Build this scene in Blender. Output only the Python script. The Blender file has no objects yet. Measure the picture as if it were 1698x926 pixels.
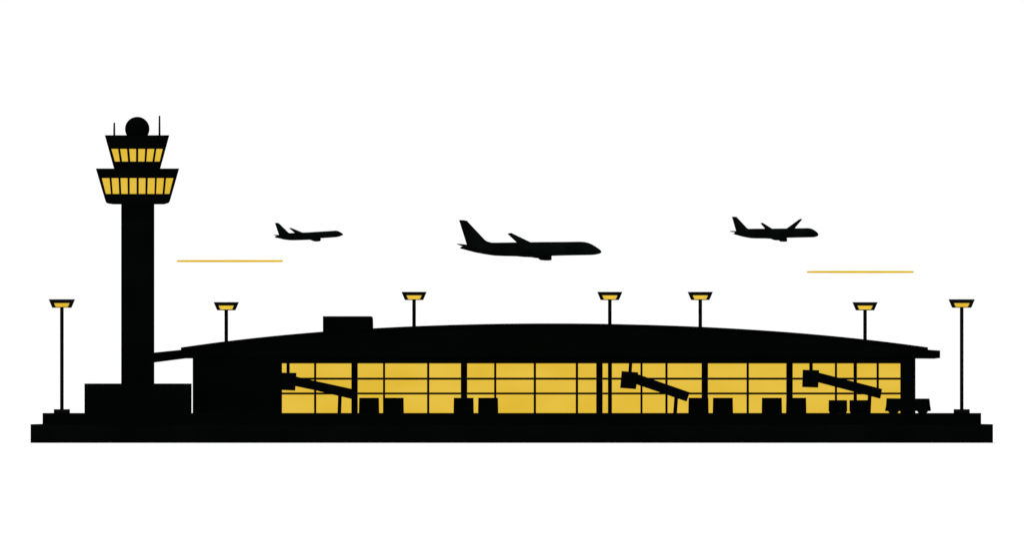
import bpy, bmesh, math
from mathutils import Vector

# ---------------------------------------------------------------- scene, camera model
sc = bpy.context.scene
COL = sc.collection
S = 0.125            # metres per photo pixel at the terminal facade (Y = 0)
D = 4000.0           # distance from the camera to the facade
CX, HY = 849.0, 686.0   # image column of the camera axis, image row of the eye level (the apron deck)
EXPO = 0.0
GAIN = 2.0 ** EXPO

def X(px, Y=0.0): return (px - CX) * S * (D + Y) / D
def Z(py, Y=0.0): return (HY - py) * S * (D + Y) / D

def lin(c):
    c = c / 255.0
    return c / 12.92 if c <= 0.04045 else ((c + 0.055) / 1.055) ** 2.4
def LIN(r, g, b, k=1.0): return (lin(r) * k, lin(g) * k, lin(b) * k, 1.0)

# ---------------------------------------------------------------- materials
def two_tone(name, a, b, scale, rough=1.0, emit=0.0, stretch=(1, 1, 1), rot=0.0, detail=2.0):
    m = bpy.data.materials.new(name); m.use_nodes = True
    nt = m.node_tree; n = nt.nodes; l = nt.links
    n.clear()
    out = n.new('ShaderNodeOutputMaterial')
    tc = n.new('ShaderNodeTexCoord'); mp = n.new('ShaderNodeMapping')
    mp.inputs['Scale'].default_value = stretch; mp.inputs['Rotation'].default_value = (0, rot, 0)
    nz = n.new('ShaderNodeTexNoise'); nz.inputs['Scale'].default_value = scale; nz.inputs['Detail'].default_value = detail
    cr = n.new('ShaderNodeValToRGB')
    cr.color_ramp.elements[0].position = 0.32; cr.color_ramp.elements[0].color = a
    cr.color_ramp.elements[1].position = 0.68; cr.color_ramp.elements[1].color = b
    l.new(tc.outputs['Object'], mp.inputs['Vector']); l.new(mp.outputs['Vector'], nz.inputs['Vector'])
    l.new(nz.outputs['Fac'], cr.inputs['Fac'])
    if emit > 0:
        e = n.new('ShaderNodeEmission'); e.inputs['Strength'].default_value = emit
        l.new(cr.outputs['Color'], e.inputs['Color']); l.new(e.outputs['Emission'], out.inputs['Surface'])
    else:
        p = n.new('ShaderNodeBsdfPrincipled')
        p.inputs['Roughness'].default_value = rough
        p.inputs['Specular IOR Level'].default_value = 0.0
        l.new(cr.outputs['Color'], p.inputs['Base Color']); l.new(p.outputs['BSDF'], out.inputs['Surface'])
    return m

K = 1.0 / GAIN
B = 0.72 * K                                       # black surfaces are also reached by the veiled sun
BLACK = two_tone('matt_black_cladding', LIN(3, 5, 4, B), LIN(5, 8, 6, B), 0.12)
STEEL = two_tone('matt_black_steel', LIN(3, 5, 5, B), LIN(5, 11, 14, B), 0.25)
MAST = two_tone('mast_black_paint', LIN(9, 11, 10, B), LIN(17, 19, 17, B), 0.4)
HULL = two_tone('aircraft_black_paint', LIN(4, 6, 5, B), LIN(9, 14, 13, B), 0.18)
TRUCK = two_tone('vehicle_black_paint', LIN(3, 5, 5, B), LIN(6, 9, 9, B), 0.4)
TYRE = two_tone('tyre_rubber', LIN(3, 4, 4, B), LIN(6, 7, 7, B), 0.8)
PAVE = two_tone('black_asphalt', LIN(3, 5, 4, B), LIN(5, 8, 6, B), 0.08)
GLOW = two_tone('lit_glass', LIN(226, 186, 57), LIN(230, 193, 69), 0.09, emit=K, stretch=(1, 1, 2.2), rot=math.radians(25), detail=1.0)
LENS = two_tone('lit_lens', LIN(226, 182, 48), LIN(240, 204, 70), 0.5, emit=K)
GOLD = two_tone('golden_cloud', LIN(196, 160, 14, K / 1.04), LIN(210, 174, 26, K / 1.04), 0.05)
SNOW = two_tone('white_ground', (0.80, 0.80, 0.80, 1), (0.86, 0.86, 0.86, 1), 0.01)

# ---------------------------------------------------------------- helpers
def thing(name, label, cat, loc, group=None):
    o = bpy.data.objects.new(name, None); COL.objects.link(o)
    o.empty_display_size = 1.0
    o.location = loc; o['label'] = label; o['category'] = cat
    if group: o['group'] = group
    return o

def tag(o, label, cat, group=None):
    o['label'] = label; o['category'] = cat
    if group: o['group'] = group
    return o

def base(o):
    v = Vector((0, 0, 0))
    while o is not None:
        v += o.location; o = o.parent
    return v

def link(name, bm, mat, parent=None, loc=None, bevel=0.0, smooth=False, label=None):
    """bm holds world coordinates; the mesh is stored relative to its parent (and to loc)."""
    bmesh.ops.recalc_face_normals(bm, faces=bm.faces)
    off = base(parent) if parent else Vector((0, 0, 0))
    here = Vector(loc) if loc is not None else off
    bmesh.ops.translate(bm, verts=bm.verts, vec=-here)
    if smooth:
        for f in bm.faces: f.smooth = True
    me = bpy.data.meshes.new(name); bm.to_mesh(me); bm.free()
    me.materials.append(mat)
    o = bpy.data.objects.new(name, me); COL.objects.link(o)
    o.location = here - off if parent else here
    if parent: o.parent = parent
    if bevel > 0:
        b = o.modifiers.new('edge', 'BEVEL'); b.width = bevel; b.segments = 2
        b.limit_method = 'ANGLE'; b.angle_limit = math.radians(35)
    if label: o['label'] = label
    return o

def structure(o): o['kind'] = 'structure'; return o

def prism(bm, poly, y0, y1, ref=None):
    """Extrude a photo-pixel polygon (front outline) from y0 back to y1; true parallel prism in metres."""
    r = y0 if ref is None else ref
    a = [bm.verts.new((X(px, r), y0, Z(py, r))) for px, py in poly]
    b = [bm.verts.new((X(px, r), y1, Z(py, r))) for px, py in poly]
    n = len(poly)
    bm.faces.new(a); bm.faces.new(list(reversed(b)))
    for i in range(n):
        j = (i + 1) % n
        bm.faces.new((a[i], b[i], b[j], a[j]))
    return bm

def box(bm, x0, x1, y0, y1, z0, z1):
    v = [bm.verts.new((x, y, z)) for z in (z0, z1) for x, y in ((x0, y0), (x1, y0), (x1, y1), (x0, y1))]
    for f in ((0, 1, 2, 3), (4, 5, 6, 7), (0, 1, 5, 4), (1, 2, 6, 5), (2, 3, 7, 6), (3, 0, 4, 7)):
        bm.faces.new([v[i] for i in f])
    return bm

def pbox(bm, px0, px1, py0, py1, y0, y1):      # pixel box: left, right, top, bottom rows
    return prism(bm, [(px0, py0), (px1, py0), (px1, py1), (px0, py1)], y0, y1)

def hull(bm, pts_a, pts_b):                    # loft between two rings of equal length
    a = [bm.verts.new(p) for p in pts_a]; b = [bm.verts.new(p) for p in pts_b]
    n = len(a)
    bm.faces.new(a); bm.faces.new(list(reversed(b)))
    for i in range(n):
        j = (i + 1) % n
        bm.faces.new((a[i], b[i], b[j], a[j]))
    return bm

def rings(bm, loops, cap=True):
    vs = [[bm.verts.new(p) for p in lp] for lp in loops]
    n = len(vs[0])
    for a, b in zip(vs, vs[1:]):
        for i in range(n):
            j = (i + 1) % n
            bm.faces.new((a[i], a[j], b[j], b[i]))
    if cap:
        bm.faces.new(vs[0]); bm.faces.new(list(reversed(vs[-1])))
    return bm

def cyl_z(bm, x, y, z0, z1, r0, r1=None, n=20):
    r1 = r0 if r1 is None else r1
    c = [(math.cos(2 * math.pi * k / n), math.sin(2 * math.pi * k / n)) for k in range(n)]
    return rings(bm, [[(x + r0 * u, y + r0 * v, z0) for u, v in c], [(x + r1 * u, y + r1 * v, z1) for u, v in c]])

def copy_tree(o, parent=None):
    c = o.copy(); COL.objects.link(c)
    if parent is not None: c.parent = parent
    for ch in [k for k in bpy.data.objects if k.parent == o]:
        copy_tree(ch, c)
    return c

NB = bmesh.new

# ---------------------------------------------------------------- setting
G = Z(735.7, -46)                                    # level of the white ground
bm = NB(); R = 60000.0
bm.faces.new([bm.verts.new(p) for p in ((-R, -R, G), (R, -R, G), (R, R, G), (-R, R, G))])
structure(link('ground', bm, SNOW))
bm = NB(); prism(bm, [(70.5, 686.0), (1627.0, 686.0), (1627.0, 704.4), (70.5, 704.4)], -40, 62)
structure(link('apron', bm, PAVE, bevel=0.05))
bm = NB(); prism(bm, [(50.6, 704.5), (1646.6, 704.5), (1646.6, 735.7), (50.6, 735.7)], -46, 68)
structure(link('platform', bm, PAVE, bevel=0.06))

# ---------------------------------------------------------------- control tower
TY = -28.0                                         # the tower's front plane is set per piece around its axis
AX = X(227.8, TY)
tower = thing('control_tower', 'black control tower with a ball radome and two flared cabs of lit yellow windows', 'control tower', (AX, TY + 4, 0))
CYT = TY + 4.0                                     # plan centre
bm = NB(); pbox(bm, 140, 315.6, 637, 686.0, CYT - 8, CYT + 8); link('base_building', bm, BLACK, tower, bevel=0.06)
hw = (254.9 - 200.9) / 2 * S
bm = NB(); box(bm, X(200.9, CYT - hw), X(254.9, CYT - hw), CYT - hw, CYT + hw, Z(637) - .4, Z(337)); link('shaft', bm, BLACK, tower, bevel=0.08)

TAPER = 0.06                                       # the cabs narrow a little towards the back
def frustum(rows, cyp):
    """Square-plan flared cab from (left px, right px, row) sections."""
    lp = []
    for l, r, py in rows:
        h = (r - l) / 2 * S
        yr = cyp - h
        x0, x1, z = X(l, yr), X(r, yr), Z(py, yr)
        t = 2 * h * TAPER
        lp.append([(x0, cyp - h, z), (x1, cyp - h, z), (x1 - t, cyp + h, z), (x0 + t, cyp + h, z)])
    return lp

def cab(rows, panes, top, bot, name):
    bm = NB(); rings(bm, frustum(rows, CYT))
    c = link(name, bm, BLACK, tower, bevel=0.05)
    (l0, r0, p0), (l1, r1, p1) = rows[0], rows[-1]
    def half(py):
        for (la, ra, pa), (lb, rb, pb) in zip(rows, rows[1:]):
            if min(pa, pb) - .01 <= py <= max(pa, pb) + .01:
                t = (py - pa) / (pb - pa); return ((ra - la) * (1 - t) + (rb - lb) * t) / 2 * S
    ht, hb = half(top) + 0.03, half(bot) + 0.03
    def quad(t0, t1, b0, b1, th=0.06):
        a = [(X(t0, CYT - ht), CYT - ht, Z(top, CYT - ht)), (X(t1, CYT - ht), CYT - ht, Z(top, CYT - ht)),
             (X(b1, CYT - hb), CYT - hb, Z(bot, CYT - hb)), (X(b0, CYT - hb), CYT - hb, Z(bot, CYT - hb))]
        return a, [(x, y + th, z) for x, y, z in a]
    for t0, t1, b0, b1 in panes:
        bm = NB(); hull(bm, *quad(t0 + .35, t1 - .35, b0 + .35, b1 - .35)); link('window', bm, GLOW, c)
    for side in (-1, 1):                           # the two side faces carry the same glazing
        bm = NB()
        for t0, t1, b0, b1 in panes:
            def pt(px, py, h, out):
                dy = (px - (l0 + r0) / 2) * S * .97
                return (X((l0 + r0) / 2, CYT - h) + side * (h - .03 + out - (dy + h) * TAPER), CYT + dy, Z(py, CYT))
            q = [(t0, top, ht), (t1, top, ht), (b1, bot, hb), (b0, bot, hb)]
            hull(bm, [pt(*p, .015) for p in q], [pt(*p, -.05) for p in q])
        link('side_glazing', bm, GLOW, c)
    return c

low = cab([(158.8, 297.2, 279.8), (174.8, 281.8, 334.0), (176.6, 279.6, 337.2), (180.5, 275.5, 338.4)],
    [(168.6, 181.8, 175.2, 184.2), (184.7, 196.7, 186.7, 198.0), (199.6, 211.7, 200.9, 212.1), (214.7, 226.8, 214.8, 226.8),
     (229.7, 241.7, 229.7, 241.3), (244.8, 257.1, 244.0, 256.4), (259.8, 272.1, 258.6, 269.8), (275.1, 287.6, 272.7, 281.1)], 295.9, 322.0, 'lower_cab')
upp = cab([(173.7, 280.9, 224.5), (188.9, 265.8, 280.0)],
    [(184.4, 196.1, 190.2, 199.0), (198.9, 210.8, 202.2, 212.6), (213.9, 225.9, 215.8, 225.9),
     (229.0, 240.9, 228.9, 239.8), (244.0, 256.2, 242.4, 253.0), (259.1, 270.0, 256.0, 265.0)], 247.4, 268.2, 'upper_cab')
bm = NB(); bmesh.ops.create_uvsphere(bm, u_segments=48, v_segments=32, radius=20.2 * S)
bmesh.ops.translate(bm, verts=bm.verts, vec=(X(227.6, CYT), CYT, Z(214.3, CYT)))
link('radome', bm, BLACK, tower, smooth=True)
for px, top in ((189.5, 203.8), (264.5, 192.2)):
    bm = NB(); cyl_z(bm, X(px, CYT), CYT, Z(224.6, CYT), Z(top, CYT), 1.7 * S, 1.4 * S, 12)
    link('antenna', bm, MAST, tower, label=('short' if top > 200 else 'tall') + ' whip antenna')

# ---------------------------------------------------------------- terminal
terminal = thing('airport_terminal', 'long black airport terminal with shallow arched roof and wall of lit yellow glass', 'airport terminal', (X(919), 20, 0))
FY = 0.0                                           # facade plane
RF = -7.0                                          # roof overhangs the apron by 7 m
BY = 45.0                                          # back wall
bm = NB(); pbox(bm, 319.5, 467, 594.0, 686, RF + .25, FY + 0.8); link('wall', bm, BLACK, terminal, label='blank front wall left of the glazing')
bm = NB(); pbox(bm, 1494, 1518, 594.0, 686, RF + .25, FY + 0.8); link('wall', bm, BLACK, terminal, label='narrow front wall right of the glazing')
bm = NB(); pbox(bm, 467, 1494, 594.0, 603.6, RF + .3, FY + 0.8); link('wall', bm, BLACK, terminal, label='header wall above the glazing')
bm = NB(); box(bm, X(319.5) + .05, X(319.5) + .8, FY + .8, BY, 0, Z(594)); link('wall', bm, BLACK, terminal)
bm = NB(); box(bm, X(1518) - .8, X(1518) - .05, FY + .8, BY, 0, Z(594)); link('wall', bm, BLACK, terminal)
bm = NB(); box(bm, X(319.5) + .8, X(1518) - .8, BY - .8, BY - .02, 0, Z(594)); link('wall', bm, BLACK, terminal)
# arched roof
def crown(px):                                     # smooth shallow vault through the outline points above
    q = (px - 919.0) / 620.0
    return 537.199 + q * (0.813 + q * (34.027 + q * (-0.949 + q * 5.9)))
top = [(300 + (1538.8 - 300) * i / 96, crown(300 + (1538.8 - 300) * i / 96)) for i in range(97)]
bm = NB()
def strip_prism(bm, up, dn, y0, y1):
    U0 = [bm.verts.new((X(a, y0), y0, Z(b, y0))) for a, b in up]; L0 = [bm.verts.new((X(a, y0), y0, Z(b, y0))) for a, b in dn]
    U1 = [bm.verts.new((X(a, y0), y1, Z(b, y0))) for a, b in up]; L1 = [bm.verts.new((X(a, y0), y1, Z(b, y0))) for a, b in dn]
    for i in range(len(up) - 1):
        bm.faces.new((U0[i], U0[i + 1], L0[i + 1], L0[i])); bm.faces.new((U1[i + 1], U1[i], L1[i], L1[i + 1]))
        bm.faces.new((U0[i + 1], U0[i], U1[i], U1[i + 1])); bm.faces.new((L0[i], L0[i + 1], L1[i + 1], L1[i]))
    bm.faces.new((U0[0], L0[0], L1[0], U1[0])); bm.faces.new((U0[-1], U1[-1], L1[-1], L0[-1]))
    return bm
strip_prism(bm, top, [(a, b + 4.0) for a, b in top], RF - 0.3, BY + 4.3)
roof = link('roof', bm, BLACK, terminal)
fa_up = [(236, 588.0), (255, 585.6)] + [(a, b + 3.9) for a, b in top] + [(1559, 582.2)]
fa_dn = []
for a, b in fa_up:
    if a < 300: fa_dn.append((a, 594.4 + (300 - a) * 0.125))
    else: fa_dn.append((a, 594.2 + max(0, (a - 1500) / 59 * .5)))
bm = NB(); strip_prism(bm, fa_up, fa_dn, RF, BY + 4)
link('fascia', bm, BLACK, roof)
bm = NB(); prism(bm, [(535.4, 525.2), (615.0, 525.2), (617.0, 526.0), (617.8, 528.5), (618.2, 548), (535.4, 553)], 4, 18)
link('plant_room', bm, BLACK, roof)
# glazing
bays = [(467, 521.2), (524, 582.9), (592.9, 635.5), (638.2, 708.6), (711.5, 764.4), (774.5, 819.8), (822.6, 885.4), (888.4, 955.1), (958.2, 988.9),
        (999, 1008.3), (1014.5, 1062.4), (1065, 1103.7), (1106.6, 1163.7), (1173.8, 1238.4), (1241.4, 1304.1), (1314.3, 1384.8), (1387.6, 1415.6),
        (1420.8, 1454), (1456.9, 1494)]
rows = [(603.6, 627.7), (630.4, 652.3), (654.9, 686.0)]
GY = FY + 0.35
for a, b in bays:
    bm = NB()
    for t, u in rows:
        b_ = b + 3 if a == 1420.8 and u > 680 else b   # the lowest pane here runs on under the short mullion
        prism(bm, [(a - .3, t - .3), (b_ + .3, t - .3), (b_ + .3, u + .3 if u < 685 else 686), (a - .3, u + .3 if u < 685 else 686)], GY, GY + 0.08, FY)
    link('window', bm, GLOW, terminal)
for (a, b), (c, d) in zip(bays, bays[1:]):
    w = c - b
    y = FY - (0.5 if w > 8 else 0.25 if w > 4 else 0.1)
    foot = 655.0 if b == 1454 else 686
    g = .45 if w < 4 else .25
    bm = NB(); prism(bm, [(b - g, 603.6), (c + g, 603.6), (c + g, foot), (b - g, foot)], y, GY + 0.3, y)
    link('column' if w > 4 else 'mullion', bm, STEEL if w > 4 else BLACK, terminal)
for t, u in ((627.7, 630.4), (652.3, 654.9)):
    bm = NB()
    for a, b in bays: pbox(bm, a + .5, b - .5, t - .4, u + .4, FY + .05, GY + .25)
    link('transom', bm, BLACK, terminal)
bm = NB(); box(bm, X(467), X(1494), GY + .5, GY + .75, 0, Z(603.6)); link('backing_wall', bm, BLACK, terminal)

# ---------------------------------------------------------------- jet bridges
def bridge(label, cabq, tun, hang, leg):
    y0 = -6.0
    cx = sum(p[0] for p in cabq) / 4
    t = thing('jet_bridge', label, 'jet bridge', (X(leg[0] + 3, y0), y0 + 1.9, 0), 'jet bridges along the glass facade')
    bm = NB(); prism(bm, cabq, y0 - .5, y0 + 4.2, y0 - .5); link('cab', bm, TRUCK, t, bevel=0.06)
    # tunnel in two telescoping sections of the same outline, joined by a slightly proud collar on the hidden back
    bm = NB(); prism(bm, tun, y0, y0 + 3.6, y0); link('tunnel', bm, TRUCK, t, bevel=0.05)
    bm = NB(); prism(bm, hang, y0 + 1.4, y0 + 2.2, y0 + 1.4); link('hanger', bm, BLACK, t)
    bm = NB(); prism(bm, [(leg[0], leg[4]), (leg[1], leg[4]), (leg[3], 686), (leg[2], 686)], y0 + 1.3, y0 + 2.3, y0 + 1.3)
    link('support_leg', bm, BLACK, t)
    return t
bridge('black jet bridge nearest the blank wall, ending at a thick column',
       [(467.4, 619.0), (491.3, 619.3), (489.1, 648.8), (467.4, 647.8)],
       [(484, 623.4), (499.6, 627.6), (590, 647.4), (588, 663.9), (521, 648), (482, 639.8)],
       [(475.0, 602.6), (480.4, 602.6), (480.4, 621), (475.0, 621)], (560.7, 566.8, 559.6, 565.7, 655))
bridge('black jet bridge with the steepest tunnel and most tilted cab',
       [(1031.1, 616.3), (1058.4, 618.5), (1054.6, 646.3), (1028.5, 644.4)],
       [(1050, 618.8), (1143.8, 651.7), (1138.7, 667.0), (1048, 635.8)],
       [(1042.9, 602.6), (1048.5, 602.6), (1047.4, 619), (1041.9, 619)], (1118.5, 124.7 + 1000, 1116.3, 1122.7, 656))
bridge('black jet bridge with the longest tunnel, hanging above the two service vans',
       [(1331.6, 614.2), (1358.4, 614.8), (1356.8, 643.8), (1330.7, 642.9)],
       [(1350, 616.8), (1462.8, 646.1), (1459.8, 662.2), (1348, 632.7)],
       [(1342.0, 602.6), (1347.8, 602.6), (1347.8, 616), (1342.0, 616)], (1439.3, 1445.4, 1437.6, 1443.9, 654))

# ---------------------------------------------------------------- floodlights
HEADS = {}
def head_parts(parent, topw, botw, h, lens, x, y, z):
    """Trapezoid lamp housing (z = underside) with a lit lens on both broad faces."""
    dy0, dy1 = 1.0, 0.7
    k = .25
    bm = NB()
    lo = [(x - botw / 2 + .0, y - dy1, z + .03), (x + botw / 2, y - dy1, z + .03), (x + botw / 2, y + dy1, z + .03), (x - botw / 2, y + dy1, z + .03)]
    hi = [(x - topw / 2, y - dy0, z + h), (x + topw / 2, y - dy0, z + h), (x + topw / 2, y + dy0, z + h), (x - topw / 2, y + dy0, z + h)]
    lo2 = [(x + (px - x) * .96, py, z) for px, py, _ in lo]
    rings(bm, [lo2, lo, hi])
    hd = link('lamp_head', bm, MAST, parent)
    (lt, lb, zt, zb) = lens
    for sgn in (-1, 1):
        f = lambda zz: (dy1 + (dy0 - dy1) * (zz / h)) * sgn
        a = [(x - lt / 2, y + f(zt) + .02 * sgn, z + zt), (x + lt / 2, y + f(zt) + .02 * sgn, z + zt), (x + lb / 2, y + f(zb) + .02 * sgn, z + zb), (x - lb / 2, y + f(zb) + .02 * sgn, z + zb)]
        b = [(px, py - .06 * sgn, pz) for px, py, pz in a]
        bm = NB(); hull(bm, a, b); link('lens', bm, LENS, hd)

def mast(label, group, px, Y, foot, head_bot, topw, botw, h, lens, pw, block):
    x = X(px, Y)
    t = thing('floodlight', label, 'floodlight', (x, Y, foot), group)
    if block:
        bm = NB(); box(bm, x - 13.1 * S, x + 13.1 * S, Y - 1.3, Y + 1.3, foot, foot + 6.3 * S); link('base', bm, MAST, t, bevel=0.05)
    zb = Z(head_bot, Y)
    bm = NB(); cyl_z(bm, x, Y, foot - (0 if block else .6), zb + .3, pw / 2 * S, pw / 2 * S, 20); link('pole', bm, MAST, t, smooth=False)
    head_parts(t, topw * S, botw * S, h * S, tuple(v * S for v in lens), x, Y, zb)
    return t
LN = (25.6, 19.6, 7.6, 1.3)
FLG = 'floodlights on tall apron masts'
first = mast('tall floodlight mast on the apron just left of the control tower', FLG, 102.6, -26, 0.0, 511.2, 43.2, 31.8, 14.0, LN, 6.0, True)
second = copy_tree(first)
second['label'] = 'tall floodlight mast on the apron beyond the terminal end with the bus'
second.location.x = X(1594.7, -26)
RLG = 'floodlights standing on the terminal roof'
def rooftop(px):
    for (a, b), (c, d) in zip(top, top[1:]):
        if a <= px <= c: return b + (d - b) * (px - a) / (c - a)
LR = (25.2, 19.4, 7.7, 1.4)
RY = 6.0
proto = mast('floodlight on the low roof end between the control tower and the plant room', RLG, 375.2, RY, Z(rooftop(375.2), RF), 515.4, 42.0, 30.6, 13.6, LR, 6.0, False)
spots = [(686.6, 498.4, 'roof floodlight just right of the plant room, above the middle airliner tail'),
         (1011.2, 498.4, 'left one of the two roof floodlights close together right of the roof crest'),
         (1161.2, 498.4, 'right one of the two roof floodlights close together right of the roof crest'),
         (1434.4, 515.5, 'floodlight on the low roof end near the bus, under the right golden streak')]
h0 = Z(515.4, RY) - Z(rooftop(375.2), RF)
for px, hb, lab in spots:
    c = copy_tree(proto); c['label'] = lab
    foot = Z(rooftop(px), RF)
    c.location = (X(px, RY), RY, foot)
    dh = (Z(hb, RY) - foot) - h0
    for ch in [k for k in bpy.data.objects if k.parent == c]:
        if ch.name.startswith('lamp_head'): ch.location.z += dh
        else: ch.scale.z = (h0 + dh + .9) / (h0 + .9); ch.location.z += .6 * (ch.scale.z - 1)

# ---------------------------------------------------------------- cargo containers on the apron
def container():
    Y = -5.0
    t = NB()
    cx = 612.0
    wt, wb, hh = 32.6 / 2 * S, 33.6 / 2 * S, 25.2 * S
    x = X(cx, Y); d = 1.3
    lo = [(x - wb, Y, 0), (x + wb, Y, 0), (x + wb, Y + 2 * d, 0), (x - wb, Y + 2 * d, 0)]
    hi = [(x - wt, Y + .02, hh), (x + wt, Y + .02, hh), (x + wt, Y + 2 * d - .02, hh), (x - wt, Y + 2 * d - .02, hh)]
    rings(t, [lo, hi])
    # raised door leaves and ribs on both broad faces
    for sg, yy in ((-1, Y), (1, Y + 2 * d)):
        for a, b in ((-.9, -.05), (.05, .9)):
            box(t, x + a * wt * .98, x + b * wt * .98, yy - .05, yy + .05, .25, hh - .25)
        for a in (-.48, .48):
            box(t, x + a * wt - .04, x + a * wt + .04, yy - .09, yy + .09, .3, hh - .3)
    o = link('cargo_container', t, TRUCK, loc=(x, Y + d, 0), bevel=0.03)
    return o
c0 = container()
CG = 'box containers lined up before the glass facade'
cl = [(611.9, 'box container right beside the first thick facade column, left one of its pair'),
      (652.8, 'box container under the thin mullion just right of the first thick column'),
      (768.8, 'box container standing in front of the second thick facade column'),
      (809.4, 'box container right of the second thick column, with a thin mullion above its right edge'),
      (1158.3, 'box container touching the fourth thick column, at the end of the steepest jet bridge'),
      (1198.8, 'box container clear of any column or mullion, right of the steepest jet bridge'),
      (1280.0, 'box container standing free just left of the last thick facade column'),
      (1320.4, 'box container in front of the last thick facade column, below a jet bridge cab')]
for i, (px, lab) in enumerate(cl):
    o = c0 if i == 0 else c0.copy()
    if i: COL.objects.link(o)
    tag(o, lab, 'container', CG)
    o.location.x = X(px, -5)

# ---------------------------------------------------------------- vehicles
def wheel_bm(bm, x, y, z, r, w, n=32, floor=0.0):
    prof = [(-w / 2, r * .55), (-w / 2, r * .93), (-w / 2 + .06, r), (w / 2 - .06, r), (w / 2, r * .93), (w / 2, r * .55)]
    lp = []
    for off, rad in prof:
        lp.append([(x + rad * math.cos(2 * math.pi * k / n), y + off, max(floor, z + rad * math.sin(2 * math.pi * k / n))) for k in range(n)])
    return rings(bm, lp)

def van(px, label):
    Y = -24.0
    x = X(px, Y)
    t = thing('service_van', label, 'van', (x, Y + 2.4, 0), 'service vans seen end-on under the jet bridge')
    hw = 30.3 / 2 * S; zt = Z(664.6, Y); zb = Z(683.2, Y)
    bm = NB()
    sec = lambda k, z0, z1, y: [(x - hw * k, y, z0), (x + hw * k, y, z0), (x + hw * k * .985, y, z1), (x - hw * k * .985, y, z1)]
    rings(bm, [sec(.97, zb, zt - .5, Y), sec(1, zb, zt, Y + .35), sec(1, zb, zt, Y + 4.6), sec(.97, zb, zt - .15, Y + 4.9)])
    link('body', bm, TRUCK, t, bevel=0.06)
    bm = NB(); rings(bm, [[(x - hw * .98, Y + .3, zb + .05), (x + hw * .98, Y + .3, zb + .05), (x + hw * .98, Y + 4.6, zb + .05), (x - hw * .98, Y + 4.6, zb + .05)],
                          [(x - hw * .86, Y + .5, .001), (x + hw * .86, Y + .5, .001), (x + hw * .86, Y + 4.4, .001), (x - hw * .86, Y + 4.4, .001)]])
    link('chassis', bm, BLACK, t)
    for sx in (-1, 1):
        for yy in (Y + 1.1, Y + 3.8):
            bm = NB()
            n = 28; r = .42; w = .3
            lp = []
            for off, rad in ((-w / 2, r * .6), (-w / 2, r), (w / 2, r), (w / 2, r * .6)):
                lp.append([(x + sx * hw * .84 + off, yy + rad * math.cos(2 * math.pi * k / n), max(0, .40 + rad * math.sin(2 * math.pi * k / n))) for k in range(n)])
            rings(bm, lp); link('wheel', bm, TYRE, t)
    return t
v1 = van(1389.7, 'small service van, end-on, left one of two below the last jet bridge')
v2 = copy_tree(v1); v2['label'] = 'small service van partly behind the support leg of the last jet bridge'
v2.location.x = X(1424.3, -24)

bY = -34.0
bus = thing('apron_bus', 'long low black apron bus on two axles, crossing the right end of the terminal', 'bus', (X(1505.7, bY), bY + 1.4, 0))
bm = NB(); prism(bm, [(1470.3, 661.5), (1505, 661.9), (1541.0, 662.0), (1541.6, 664), (1542.6, 674), (1543.8, 680), (1543.6, 682.3), (1542.6, 682.9), (1468.2, 682.9),
                      (1467.8, 681.5), (1469.4, 675), (1470.0, 668)], bY, bY + 2.8); link('body', bm, TRUCK, bus, bevel=0.05)
for px in (1481.8, 1530.2):
    for yy in (bY + .35, bY + 2.45):
        bm = NB(); wheel_bm(bm, X(px, bY), yy, Z(680.0, bY), 9.2 * S, .45); link('wheel', bm, TYRE, bus)
bm = NB(); prism(bm, [(1492.5, 682.5), (1517.5, 682.5), (1516.5, 685.2), (1493.5, 685.2)], bY + .9, bY + 1.9); link('chassis', bm, BLACK, bus)

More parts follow.
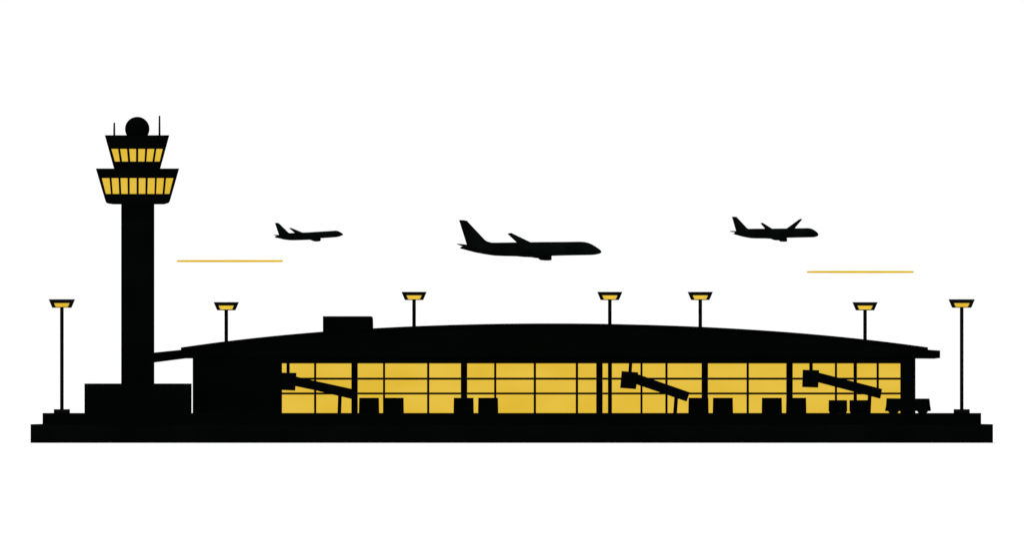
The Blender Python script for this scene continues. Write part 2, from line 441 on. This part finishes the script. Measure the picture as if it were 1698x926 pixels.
# ---------------------------------------------------------------- airliners
def airliner(label, org, zs, Y, yaw, fus, fin, tails, wings, engines):
    """Outlines are read in an enlarged crop (origin org, zs pixels per photo pixel); they become metres at the plane's own distance Y."""
    k = S * (D + Y) / D
    ca, sa = math.cos(yaw), math.sin(yaw)
    xs = [f[0] for f in fus]; xm = (min(xs) + max(xs)) / 2
    zm = sum(f[1] + f[2] for f in fus) / (2 * len(fus))
    wx, wz = X(org[0] + xm / zs, Y), Z(org[1] + zm / zs, Y)
    t = thing('airliner', label, 'airplane', (wx, Y, wz), 'airliners flying above the terminal')
    def W(u, v, span):
        """crop point (u, v) at span metres to the far side of the body, in world metres"""
        p = (u - xm) / zs * k                    # projected offset along the picture
        lx = (p + span * sa) / ca                # distance along the body
        return Vector((wx + lx * ca - span * sa, Y + lx * sa + span * ca, wz - (v - zm) / zs * k))
    n = 32
    rmax = max((b - a) / 2 for _, a, b in fus) / zs * k
    # resample the stations smoothly
    st = []
    for i in range(len(fus) - 1):
        p0, p1, p2, p3 = fus[max(i - 1, 0)], fus[i], fus[i + 1], fus[min(i + 2, len(fus) - 1)]
        for j in range(4):
            q = j / 4
            f = lambda a, b, c, d: b + (c - b) * q * q * (3 - 2 * q) if False else b + (c - b) * q
            st.append((p1[0] + (p2[0] - p1[0]) * q, f(p0[1], p1[1], p2[1], p3[1]), f(p0[2], p1[2], p2[2], p3[2])))
    st.append(fus[-1])
    lp = []
    for u, a, b in st:
        r = max((b - a) / 2, .4); c = (a + b) / 2
        w = min(r / zs * k, rmax)
        lp.append([W(u, c - r * math.sin(2 * math.pi * i / n), w * math.cos(2 * math.pi * i / n)) for i in range(n)])
    bm = NB(); rings(bm, lp); link('fuselage', bm, HULL, t, smooth=True)
    bm = NB()
    th = .22
    hull(bm, [W(u, v, -th) for u, v in fin], [W(u, v, th) for u, v in fin]); link('tail_fin', bm, HULL, t)
    def blade(name, root_le, root_te, tip_le, tip_te, s0, s1, thick):
        """lifting surface: lens-shaped sections from root to tip"""
        bm = NB(); lp = []
        for le, te, s, h in ((root_le, root_te, s0, thick), (tip_le, tip_te, s1, thick * .45)):
            ring = []
            m = 10
            for i in range(m + 1):
                q = i / m; hh = h * 2.0 * math.sqrt(q) * (1 - q)
                ring.append(W(le[0] + (te[0] - le[0]) * q, le[1] + (te[1] - le[1]) * q, s) + Vector((0, 0, hh)))
            for i in range(m - 1, 0, -1):
                q = i / m; hh = h * 1.2 * math.sqrt(q) * (1 - q)
                ring.append(W(le[0] + (te[0] - le[0]) * q, le[1] + (te[1] - le[1]) * q, s) - Vector((0, 0, hh)))
            lp.append(ring)
        rings(bm, lp)
        return link(name, bm, HULL, t)
    for a in tails: blade('tailplane', *a)
    wo = [blade('wing', *a) for a in wings]
    for (prof, axis, s, wi) in engines:
        lp = []
        for u, r in prof:
            lp.append([W(u, axis - r * math.sin(2 * math.pi * i / 24), s + r / zs * k * math.cos(2 * math.pi * i / 24)) for i in range(24)])
        bm = NB(); rings(bm, lp)
        u0, u1 = prof[0][0], prof[-1][0]
        um = (u0 + u1) / 2
        # pylon up into the wing
        hull(bm, [W(um - (u1 - u0) * .2, axis, s - .15), W(um + (u1 - u0) * .25, axis, s - .15), W(um - (u1 - u0) * .05, axis - 40, s - .15), W(um - (u1 - u0) * .3, axis - 36, s - .15)],
                 [W(um - (u1 - u0) * .2, axis, s + .15), W(um + (u1 - u0) * .25, axis, s + .15), W(um - (u1 - u0) * .05, axis - 40, s + .15), W(um - (u1 - u0) * .3, axis - 36, s + .15)])
        link('engine', bm, HULL, wo[wi], smooth=True)
    return t

# centre: the largest airliner
airliner('largest black airliner flying level over the middle of the terminal', (740, 350), 6.289, 1500, 0.0,
    [(144, 386, 394), (160, 374, 398), (212, 354, 413), (300, 345, 436), (400, 337, 455), (500, 333, 470), (600, 332, 474), (735, 330, 477), (810, 329, 484),
     (885, 328, 487), (960, 327, 487), (1060, 326, 480), (1098, 326, 472), (1250, 325, 468), (1395, 323, 465.5), (1440, 326, 464.5), (1480, 335, 464),
     (1515, 349, 463), (1550, 369, 460), (1580, 389, 454), (1600, 403, 449), (1612, 415, 442), (1618, 425, 436)],
    [(133, 97), (178, 98), (215, 104), (405, 307), (430, 321), (470, 332), (520, 334), (480, 360), (215, 360)],
    [((330, 372), (190, 378), (150, 349), (103, 347), .8, 7.0, .40), ((330, 385), (190, 390), (180, 386), (148, 389), -.8, -7.0, .30)],
    [((995, 392), (800, 392), (691, 237), (638, 236), 1.2, 18.5, .85), ((1000, 432), (800, 436), (715, 462), (668, 464), -1.2, -18.5, .75)],
    [([(890, 3), (930, 9), (958, 12), (964, 19), (982, 31), (1030, 36), (1082, 35.5), (1094, 31), (1099, 25)], 487, -6.2, 1),
     ([(890, 3), (930, 9), (958, 12), (964, 19), (982, 31), (1030, 36), (1082, 35.5), (1094, 31), (1099, 25)], 482, 6.2, 0)])

# left: small climbing airliner
airliner('smallest black airliner, nose slightly up, flying right of the control tower', (440, 350), 11.32, 5200, 0.0,
    [(181, 481, 505), (215, 468, 512), (260, 456, 521), (350, 438, 543), (440, 422, 554), (520, 417, 557.5), (600, 414, 556), (680, 410, 553), (820, 405, 548), (920, 398, 540),
     (1040, 391, 517), (1200, 382, 508), (1320, 373, 499), (1350, 377, 495), (1385, 390, 487), (1420, 409, 475), (1445, 427, 464), (1464, 445, 450)],
    [(178, 228), (243, 228), (268, 247), (405, 383), (435, 412), (475, 424), (520, 420), (460, 470), (258, 468)],
    [((380, 470), (250, 478), (185, 456), (143, 456), .8, 5.5, .5), ((380, 490), (250, 495), (230, 489), (186, 494), -.8, -5.5, .26)],
    [((820, 463), (610, 468), (487, 325), (440, 324), 1.0, 13.5, .6), ((840, 500), (640, 510), (560, 535), (515, 540), -1.0, -13.5, .45)],
    [([(830, 6), (880, 24), (915, 37), (945, 41), (1000, 40), (1022, 35), (1034, 24), (1042, 4)], 541, -4.6, 1),
     ([(830, 6), (880, 24), (915, 37), (945, 41), (1000, 40), (1022, 35), (1034, 24), (1042, 4)], 537, 4.6, 0)])

# right: airliner with both wings raised in a V above the body
airliner('black airliner showing both wings raised in a V, flying above the right half', (1200, 350), 9.988, 3500, math.radians(9),
    [(163, 380, 389), (200, 348, 401), (300, 322, 429), (380, 303, 446), (450, 299, 457), (520, 298, 461), (690, 297, 462), (790, 296, 467), (880, 295, 470), (1000, 294, 462),
     (1055, 293, 450), (1180, 290, 447), (1390, 287, 443), (1430, 290, 442), (1470, 302, 441), (1505, 321, 438), (1535, 343, 431), (1558, 364, 420), (1570, 380, 408)],
    [(135, 100), (175, 100), (213, 103), (380, 282), (400, 297), (440, 302), (400, 330), (205, 345)],
    [((340, 355), (200, 362), (150, 338), (90, 346), .8, 5.5, .48), ((340, 375), (200, 385), (200, 378), (168, 386), -.8, -5.5, .26)],
    [((965, 400), (770, 400), (664, 203), (615, 202), 1.0, 14.5, .6), ((1088, 400), (895, 400), (1293, 149), (1240, 150), -1.0, -14.5, .6)],
    [([(900, 4), (912, 10), (922, 22), (938, 32), (985, 33.5), (1030, 33), (1043, 30), (1050, 12)], 484, -5.2, 1),
     ([(775, 4), (800, 16), (840, 31), (880, 35), (930, 34), (960, 20)], 456, 5.2, 0)])

# ---------------------------------------------------------------- thin golden cloud streaks
def streak(label, x0, x1, py, Y):
    n = 10; lp = []
    k = S * (D + Y) / D
    for q, r in ((0, 1.2), (.004, 1.5), (.1, 1.75), (.5, 1.9), (.9, 1.8), (.992, 1.65), (1, 1.0)):
        x = X(x0 + (x1 - x0) * q, Y)
        lp.append([(x, Y + 5 * r * k * math.cos(2 * math.pi * i / n), Z(py, Y) + r * k * math.sin(2 * math.pi * i / n)) for i in range(n)])
    bm = NB(); rings(bm, lp)
    o = link('cloud_streak', bm, GOLD, loc=(X((x0 + x1) / 2, Y), Y, Z(py, Y)), smooth=True)
    tag(o, label, 'cloud streak', 'thin golden streaks in the sky')
streak('thin straight golden streak in the sky between control tower and smallest airliner', 293.0, 469.3, 433.6, 7000)
streak('thin straight golden streak in the sky under the V-winged airliner, lower of the two', 1338.2, 1515.0, 451.7, 7000)

# ---------------------------------------------------------------- light: bright even overcast, veiled high sun behind the camera
w = bpy.data.worlds.new('World'); sc.world = w; w.use_nodes = True
bg = w.node_tree.nodes['Background']
bg.inputs['Color'].default_value = (1, 1, 1, 1); bg.inputs['Strength'].default_value = 1.02
sl = bpy.data.lights.new('sun', 'SUN'); sl.energy = 1.5; sl.angle = math.radians(15); sl.color = (1.0, .98, .95)
so = bpy.data.objects.new('sun', sl); COL.objects.link(so)
so.rotation_euler = (math.radians(42), 0, math.radians(-20))

cam = bpy.data.cameras.new('camera'); co = bpy.data.objects.new('camera', cam); COL.objects.link(co)
co.location = (0, -D, 0); co.rotation_euler = (math.radians(90), 0, 0)
cam.sensor_fit = 'HORIZONTAL'; cam.sensor_width = 36.0
cam.lens = 36.0 * D / (1698 * S)
cam.shift_y = (HY - 463.4) / 1698.0
cam.clip_start = 10.0; cam.clip_end = 200000.0
sc.camera = co
vs = sc.view_settings
vs.view_transform = 'Standard'; vs.look = 'None'; vs.exposure = EXPO; vs.gamma = 1.0; vs.use_curve_mapping = False
sc.cycles.max_bounces = 4
